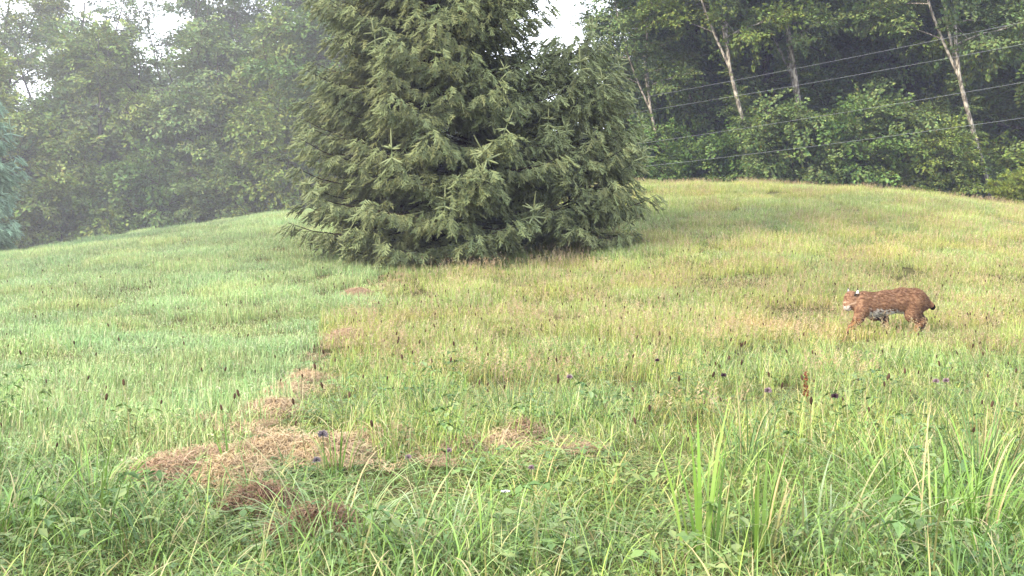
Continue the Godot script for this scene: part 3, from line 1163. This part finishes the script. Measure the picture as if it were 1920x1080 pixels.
# small broad leaves of clover and other weeds held above the ground
func weeds(m: MB, size: float, count: int, h0: float, h1: float, l0: float, l1: float, cols: Array) -> MB:
	for i in count:
		var p := Vector3(rf(-0.5, 0.5) * size, rf(h0, h1), rf(-0.5, 0.5) * size)
		var c: Color = cols[rng.randi() % cols.size()] * rf(0.75, 1.25)
		var a := rf(0, TAU)
		for k in 3:
			var q := a + k * 2.1
			var dir := Vector3(cos(q), rf(-0.5, 0.3), sin(q)).normalized()
			var l := rf(l0, l1)
			m.leaf(p, dir, Vector3(rf(-0.3, 0.3), 1, rf(-0.3, 0.3)).normalized(), l, l * 0.62, rf(0.0, 0.2), c)
	return m

# thin stems that carry a loose seed head
func seed_stems(m: MB, size: float, count: int, h0: float, h1: float, cols: Array) -> MB:
	for i in count:
		var p := Vector3(rf(-0.5, 0.5) * size, 0, rf(-0.5, 0.5) * size)
		var h := rf(h0, h1)
		var lean := Vector3(rf(-0.3, 0.3), 1, rf(-0.3, 0.3)).normalized()
		var c: Color = cols[rng.randi() % cols.size()] * rf(0.8, 1.2)
		var top := p + lean * h
		var w := Vector3(rf(-1, 1), 0, rf(-1, 1)).normalized() * 0.0014
		m.tri(p - w, p + w, top, c * 0.8)
		for k in 9:
			var q := p + lean * h * lerpf(0.68, 1.0, k / 8.0)
			var a := rf(0, TAU)
			var dir := Vector3(cos(a), rf(0.4, 1.2), sin(a)).normalized()
			m.leaf(q, dir, Vector3(-dir.z, 0.3, dir.x).normalized(), rf(0.015, 0.03), 0.006, 0.0, c)
	return m

func mower_edge(d: float) -> float:
	return -1.28 - (d - 4.0) * 0.055 + noise_a.get_noise_2d(d * 9.0, 3.0) * 0.3

func bare(x: float, d: float) -> float:
	# 0 in the middle of the raked strips where the clippings lie, 1 away from them
	var a := absf(d - 4.15) / 0.36 if x > -1.65 and x < 0.75 else 9.0
	var b := absf(x - (mower_edge(d) - 0.02)) / (0.2 + 0.012 * d) if d > 4.2 and d < 9.6 else 9.0
	var c := Vector2((x + 0.78) / 0.33, (d - 3.2) / 0.3).length()
	return clampf(minf(minf(a, b), c), 0.0, 1.0)

func make_grass() -> void:
	var grass := Node3D.new()
	grass.name = "meadow_grass"
	add_child(grass)
	grass.set_meta("label", "green and yellowish meadow grass covering the hillside")
	grass.set_meta("category", "grass")
	grass.set_meta("kind", "stuff")
	var cool := [Color(0.21, 0.305, 0.105), Color(0.24, 0.33, 0.12), Color(0.175, 0.26, 0.085), Color(0.28, 0.35, 0.14), Color(0.36, 0.35, 0.20), Color(0.18, 0.26, 0.11)]
	var warm := [Color(0.23, 0.285, 0.07), Color(0.20, 0.265, 0.06), Color(0.27, 0.30, 0.08), Color(0.165, 0.235, 0.06), Color(0.37, 0.31, 0.18), Color(0.30, 0.285, 0.10)]
	var lush := [Color(0.13, 0.195, 0.045), Color(0.16, 0.225, 0.055), Color(0.10, 0.16, 0.045), Color(0.18, 0.24, 0.085), Color(0.13, 0.205, 0.04), Color(0.09, 0.15, 0.04), Color(0.24, 0.23, 0.09)]
	var weedc := [Color(0.085, 0.14, 0.04), Color(0.11, 0.17, 0.05), Color(0.07, 0.115, 0.04), Color(0.15, 0.19, 0.07)]
	var tan := [Color(0.36, 0.27, 0.165), Color(0.33, 0.23, 0.15), Color(0.40, 0.33, 0.2), Color(0.28, 0.24, 0.1)]
	var kindsof := ["mown", "meadow", "near_meadow", "lush", "weed", "seed"]
	var pm := {}
	var at := {}
	var tint := {}
	for kn in kindsof:
		pm[kn] = []
		at[kn] = [[], [], []]
		tint[kn] = [[], [], []]
	for k in 3:
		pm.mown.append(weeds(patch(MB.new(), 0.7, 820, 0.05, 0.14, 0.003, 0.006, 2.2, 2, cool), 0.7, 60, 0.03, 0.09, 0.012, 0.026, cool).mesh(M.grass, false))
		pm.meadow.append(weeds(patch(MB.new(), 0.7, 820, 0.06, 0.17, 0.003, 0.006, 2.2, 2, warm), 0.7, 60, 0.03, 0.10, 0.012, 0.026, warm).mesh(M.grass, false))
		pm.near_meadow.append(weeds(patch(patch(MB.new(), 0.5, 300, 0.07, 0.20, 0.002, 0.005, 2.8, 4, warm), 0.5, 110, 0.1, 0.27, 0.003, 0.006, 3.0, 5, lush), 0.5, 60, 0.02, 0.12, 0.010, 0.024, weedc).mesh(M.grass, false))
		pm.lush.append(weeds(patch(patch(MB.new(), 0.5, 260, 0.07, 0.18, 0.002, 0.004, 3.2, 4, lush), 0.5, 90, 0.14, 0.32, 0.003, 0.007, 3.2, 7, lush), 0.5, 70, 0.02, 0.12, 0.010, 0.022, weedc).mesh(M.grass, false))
		pm.weed.append(weeds(weeds(MB.new(), 0.3, 40, 0.02, 0.14, 0.012, 0.026, weedc), 0.3, 9, 0.03, 0.16, 0.03, 0.055, weedc).mesh(M.grass, false))
		pm.seed.append(seed_stems(MB.new(), 0.5, 26, 0.14, 0.27, tan).mesh(M.grass, false))
	var d := 1.7
	while d < 34.0:
		var step := lerpf(0.27, 0.50, ss((d - 3.0) / 8.0))
		var half := d * 0.54 + 2.0
		var x := -half
		while x < half:
			var px := x + rf(-0.5, 0.5) * step
			var pd := d + rf(-0.5, 0.5) * step
			x += step
			var n1 := noise_b.get_noise_2d(px * 3.0, pd * 3.0)
			var n2 := noise_a.get_noise_2d(px * 12.0 + 50.0, pd * 12.0)
			var n3 := noise_b.get_noise_2d(px * 9.0 - 70.0, pd * 9.0)
			var open := bare(px, pd)
			var kind := "meadow"
			if pd < 4.0:
				kind = "lush"
			elif px < mower_edge(pd):
				kind = "mown"
			elif pd < 8.5 + n1 * 2.0:
				kind = "near_meadow"
			if open < 0.7 and rng.randf() > (0.42 if pd < 4.6 else 0.2) + open * 0.5:
				continue
			var g := 1.0 + n1 * 0.3 + n3 * 0.25
			var col := Color(g * (1.0 + n2 * 0.2), g, g * (1.0 - n2 * 0.15))
			var burnt := ss(1.3 - Vector2((px - 2.65) / 0.7, (pd - 9.9) / 0.9).length())
			col = Color(col.r * (1.0 + 0.25 * burnt), col.g * (1.0 - 0.12 * burnt), col.b)
			var sy := rf(0.7, 1.3) * (1.0 + n3 * 0.9)
			if pd < 6.5 and noise_b.get_noise_2d(px * 16.0 + 300.0, pd * 16.0) < -0.22:
				sy *= 0.4
			if kind == "mown" and pd < 7.0:
				sy *= lerpf(1.5, 1.0, (pd - 4.0) / 3.0)
			if open < 0.8:
				sy *= 0.6
			if px < 0.9 and pd > 3.3 and pd < 4.2:
				sy *= 0.6
			sy *= lerpf(0.55, 1.0, ss(Vector2(px - 3.7, (pd - 9.3) * 0.8).length() / 1.4))
			var bs := slope_basis(px, -pd) * Basis(Vector3.UP, rf(0, TAU)) * Basis.from_scale(Vector3(1, sy, 1))
			var k := rng.randi() % 3
			at[kind][k].append(Transform3D(bs, on_ground(px, pd)))
			tint[kind][k].append(col)
			if pd < (6.8 if kind != "mown" else 5.2) and (rng.randf() < 0.45 + n3 * 0.8):
				at.weed[k].append(Transform3D(bs, on_ground(px + 0.05, pd)))
				tint.weed[k].append(col * (0.9 if kind != "mown" else 1.1))
			if kind in ["meadow", "near_meadow"] and rng.randf() < 0.35 + n2 * 1.2 + (0.42 if pd > 8.5 and pd < 20.0 else -0.05 if pd > 6.5 else -0.6):
				at.seed[k].append(Transform3D(slope_basis(px, -pd) * Basis(Vector3.UP, rf(0, TAU)), on_ground(px, pd)))
				tint.seed[k].append(Color(g, g * 0.97, g * 0.95))
		d += step
	for kn in pm:
		for k in 3:
			scatter("grass_blade", pm[kn][k], at[kn][k], tint[kn][k], grass)
	# dark plantain heads dotted over the meadow
	var pl := MB.new()
	pl.tube([Vector3.ZERO, Vector3(0.01, 0.2, 0), Vector3(0, 0.27, 0.01)], [0.0018, 0.0016, 0.0015], 3, Color(0.16, 0.16, 0.07), false)
	pl.blob(Vector3(0, 0.28, 0.01), Vector3(0.006, 0.015, 0.006), Color(0.055, 0.032, 0.022), 5, 6)
	var pa := []
	var pt := []
	for i in 800:
		var pd := lerpf(3.6, 15.0, pow(rng.randf(), 0.8))
		var px := rf(-1.0, 1.0) * pd * 0.56
		if px < mower_edge(pd) and rng.randf() < 0.6:
			continue
		var bs := Basis.from_euler(Vector3(rf(-0.3, 0.3), rf(0, TAU), rf(-0.3, 0.3))) * rf(0.6, 1.15)
		pa.append(Transform3D(bs, on_ground(px, pd)))
		pt.append(Color.WHITE * rf(0.7, 1.4))
	var heads := Node3D.new()
	heads.name = "plantain_stand"
	add_child(heads)
	heads.set_meta("label", "dark brown plantain seed heads dotted through the meadow grass")
	heads.set_meta("category", "seed heads")
	heads.set_meta("kind", "stuff")
	scatter("seed_head", pl.mesh(M.flower, false), pa, pt, heads)
	make_tufts()

func make_tufts() -> void:
	var bright := [Color(0.12, 0.21, 0.035), Color(0.15, 0.23, 0.05), Color(0.10, 0.17, 0.035)]
	var pale := [Color(0.16, 0.21, 0.085), Color(0.22, 0.265, 0.14), Color(0.12, 0.175, 0.06)]
	var deep := [Color(0.07, 0.125, 0.04), Color(0.09, 0.15, 0.05), Color(0.06, 0.10, 0.04)]
	# x, d, blades, length, width, bend, spread, tones, lean, label
	var list := [
		[-0.56, 3.0, 120, 0.50, 0.0065, 3.4, 0.13, pale, 0.0, "arching clump of long pale grass at the bottom left of centre"],
		[-0.70, 3.9, 34, 0.30, 0.007, 1.3, 0.07, bright, 0.0, "upright green tuft between the straw heaps"],
		[-1.17, 4.05, 7, 0.26, 0.013, 0.5, 0.03, bright, 0.0, "few broad upright yellow green blades beside the left straw heaps"],
		[-1.52, 3.55, 60, 0.36, 0.008, 2.2, 0.14, bright, 0.0, "bright grass tuft left of the straw heaps"],
		[-1.62, 3.05, 70, 0.36, 0.008, 2.3, 0.16, bright, 0.0, "grass tuft at the left bottom of the photo"],
		[-1.05, 2.85, 70, 0.28, 0.006, 2.4, 0.16, deep, 0.0, "dark low tuft at the bottom, left of the arching clump"],
		[-0.15, 2.85, 80, 0.38, 0.009, 3.0, 0.16, pale, 0.5, "flopped grass tuft at the bottom centre"],
		[0.28, 2.95, 70, 0.30, 0.007, 2.6, 0.16, pale, -0.3, "flopped pale tuft at the bottom, left of the tall upright blades"],
		[0.56, 2.85, 18, 0.50, 0.015, 0.5, 0.07, bright, 0.0, "tall upright bright green blades at the bottom right of centre"],
		[0.72, 2.8, 18, 0.40, 0.014, 0.8, 0.06, bright, 0.2, "upright broad-bladed tuft right of the tallest blades"],
		[0.95, 2.85, 80, 0.42, 0.009, 2.7, 0.14, pale, 0.6, "arching light green tuft in the right foreground"],
		[1.22, 3.0, 110, 0.48, 0.009, 2.7, 0.16, bright, -0.6, "dense flopping light green tuft in the right foreground, leaning left"],
		[1.48, 3.0, 110, 0.48, 0.009, 2.6, 0.16, bright, 0.5, "dense light green tuft in the right bottom corner, leaning right"],
		[1.35, 3.55, 60, 0.44, 0.007, 2.0, 0.14, bright, -0.4, "tall thin-bladed tuft behind the right foreground grass"],
		[1.80, 3.75, 80, 0.42, 0.007, 1.0, 0.12, deep, 0.0, "dark upright tuft at the right edge of the photo"],
		[0.95, 3.9, 40, 0.40, 0.007, 1.5, 0.10, deep, 0.3, "dark tuft of upright blades behind the light green right foreground"],
		[-0.45, 5.2, 70, 0.30, 0.006, 1.7, 0.22, deep, 0.0, "dark green weedy tuft just behind the widest straw heap"],
		[0.0, 5.5, 80, 0.30, 0.006, 1.7, 0.25, deep, 0.0, "dark green weedy tuft behind the right end of the straw row"],
		[0.40, 5.1, 70, 0.32, 0.006, 1.7, 0.22, deep, 0.0, "grass tuft behind the isolated small heap"],
		[-0.85, 5.1, 50, 0.26, 0.006, 1.7, 0.16, deep, 0.0, "dark tuft in the corner between the two straw rows"],
		[-1.75, 4.5, 60, 0.26, 0.005, 1.7, 0.22, deep, 0.0, "dark tuft behind the leftmost straw heap"],
	]
	for t in list:
		var o := thing("grass_tuft", t[9], "grass tuft", on_ground(t[0], t[1]), "coarse grass tufts in the foreground")
		var m := MB.new()
		for i in t[2]:
			var a := rf(0, TAU)
			var dir := Vector3(cos(a) + t[8] * 1.3, 0, sin(a)).normalized()
			var c: Color = t[7][rng.randi() % 3] * rf(0.8, 1.2)
			if rng.randf() < 0.06:
				c = Color(0.30, 0.24, 0.12)
			var r: float = t[6] * sqrt(rng.randf())
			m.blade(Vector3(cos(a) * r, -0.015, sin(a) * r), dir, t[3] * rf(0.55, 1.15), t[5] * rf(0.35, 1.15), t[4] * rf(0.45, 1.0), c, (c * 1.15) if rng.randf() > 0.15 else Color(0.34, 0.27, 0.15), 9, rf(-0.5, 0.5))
		part("blade", m.mesh(M.grass, false), o, "stuff")

func make_flowers() -> void:
	# x, d, height, head radius, tilt, colour, label
	var mauve := Color(0.27, 0.19, 0.215)
	var dusk := Color(0.19, 0.16, 0.175)
	var dark := Color(0.07, 0.04, 0.055)
	var list := [
		[-0.63, 3.25, 0.30, 0.019, dusk, "largest grey mauve clover head, above the arching clump"],
		[-0.61, 3.05, 0.27, 0.014, dusk, "faded clover head just below the largest grey mauve one"],
		[-0.34, 3.20, 0.25, 0.012, mauve, "pink clover head left of the pair at the bottom centre"],
		[-0.21, 3.25, 0.26, 0.011, mauve, "small pink clover head at the bottom centre"],
		[0.06, 3.05, 0.24, 0.011, mauve, "pink clover head right of the bottom centre"],
		[0.27, 4.6, 0.30, 0.016, mauve, "pale mauve clover head behind the isolated small heap"],
		[0.98, 3.75, 0.36, 0.016, mauve, "pale mauve clover head right of the tall upright blades"],
		[1.22, 3.70, 0.36, 0.016, dark, "dark purple clover head above the right foreground grass"],
		[1.58, 3.65, 0.42, 0.013, mauve, "left clover head of the pair at the right edge"],
		[1.64, 3.70, 0.42, 0.013, mauve, "right clover head of the pair at the right edge"],
		[0.80, 5.4, 0.32, 0.014, dark, "dark clover head in the meadow right of centre"],
		[0.95, 4.4, 0.34, 0.014, dark, "dark clover head in the meadow above the tall upright blades"],
	]
	for f in list:
		var o := thing("clover_flower", f[5], "flower", on_ground(f[0], f[1]), "clover heads in the foreground")
		var st := MB.new()
		st.tube([Vector3.ZERO, Vector3(0.01, f[2] * 0.5, 0), Vector3(0, f[2], 0)], [0.0022, 0.002, 0.0016], 5, Color(0.10, 0.14, 0.05), false)
		part("stem", st.mesh(M.grass), o)
		var hd := MB.new()
		for i in 70:
			var y := 1.0 - 1.7 * i / 70.0
			var r := sqrt(maxf(0.0, 1.0 - y * y))
			var q := i * 2.4
			var dir := Vector3(cos(q) * r, y + 0.3, sin(q) * r).normalized()
			hd.leaf(Vector3(0, f[2], 0), dir, Vector3(-dir.z, 0.2, dir.x).normalized(), f[3] * rf(0.85, 1.15), f[3] * 0.35, 0.1, f[4] * rf(0.7, 1.35))
		part("flower_head", hd.mesh(M.flower, false), o)
	# rusty dock spike standing in the meadow
	var dk := thing("dock_plant", "rusty brown dock seed spike standing in the meadow below the bobcat", "seed spike", on_ground(1.47, 4.9))
	dk.scale = Vector3.ONE * 0.8
	var ds := MB.new()
	ds.tube([Vector3.ZERO, Vector3(0.01, 0.22, 0), Vector3(0, 0.42, 0)], [0.003, 0.0025, 0.0015], 5, Color(0.16, 0.09, 0.05))
	part("stem", ds.mesh(M.grass), dk)
	var dh := MB.new()
	for i in 120:
		var y := rf(0.26, 0.42)
		var q := rf(0, TAU)
		var dir := Vector3(cos(q), rf(0.2, 0.8), sin(q)).normalized()
		dh.leaf(Vector3(0, y, 0), dir, Vector3(-dir.z, 0.2, dir.x).normalized(), lerpf(0.028, 0.012, (y - 0.26) / 0.16), 0.008, 0.1, Color(0.20, 0.075, 0.04) * rf(0.7, 1.3))
	part("seed_spike", dh.mesh(M.flower, false), dk)
	# one white daisy near the bottom
	var da := thing("daisy_flower", "small white daisy at the very bottom near the centre", "flower", on_ground(-0.03, 2.95))
	var s2 := MB.new()
	s2.tube([Vector3.ZERO, Vector3(0, 0.12, 0), Vector3(0.01, 0.2, 0.01)], [0.0018, 0.0016, 0.0014], 5, Color(0.10, 0.14, 0.05))
	part("stem", s2.mesh(M.grass), da)
	var dc := MB.new()
	dc.blob(Vector3(0.01, 0.203, 0.01), Vector3(0.005, 0.003, 0.005), Color(0.45, 0.30, 0.03), 5, 8)
	part("centre", dc.mesh(M.flower), da)
	for i in 12:
		var q := TAU * i / 12.0
		var pt := MB.new()
		var dir := Vector3(cos(q), 0.25, sin(q)).normalized()
		pt.leaf(Vector3(0.01, 0.203, 0.01) + dir * 0.004, dir, Vector3.UP, 0.013, 0.005, 0.05, Color(0.7, 0.7, 0.68))
		part("petal", pt.mesh(M.flower, false), da)
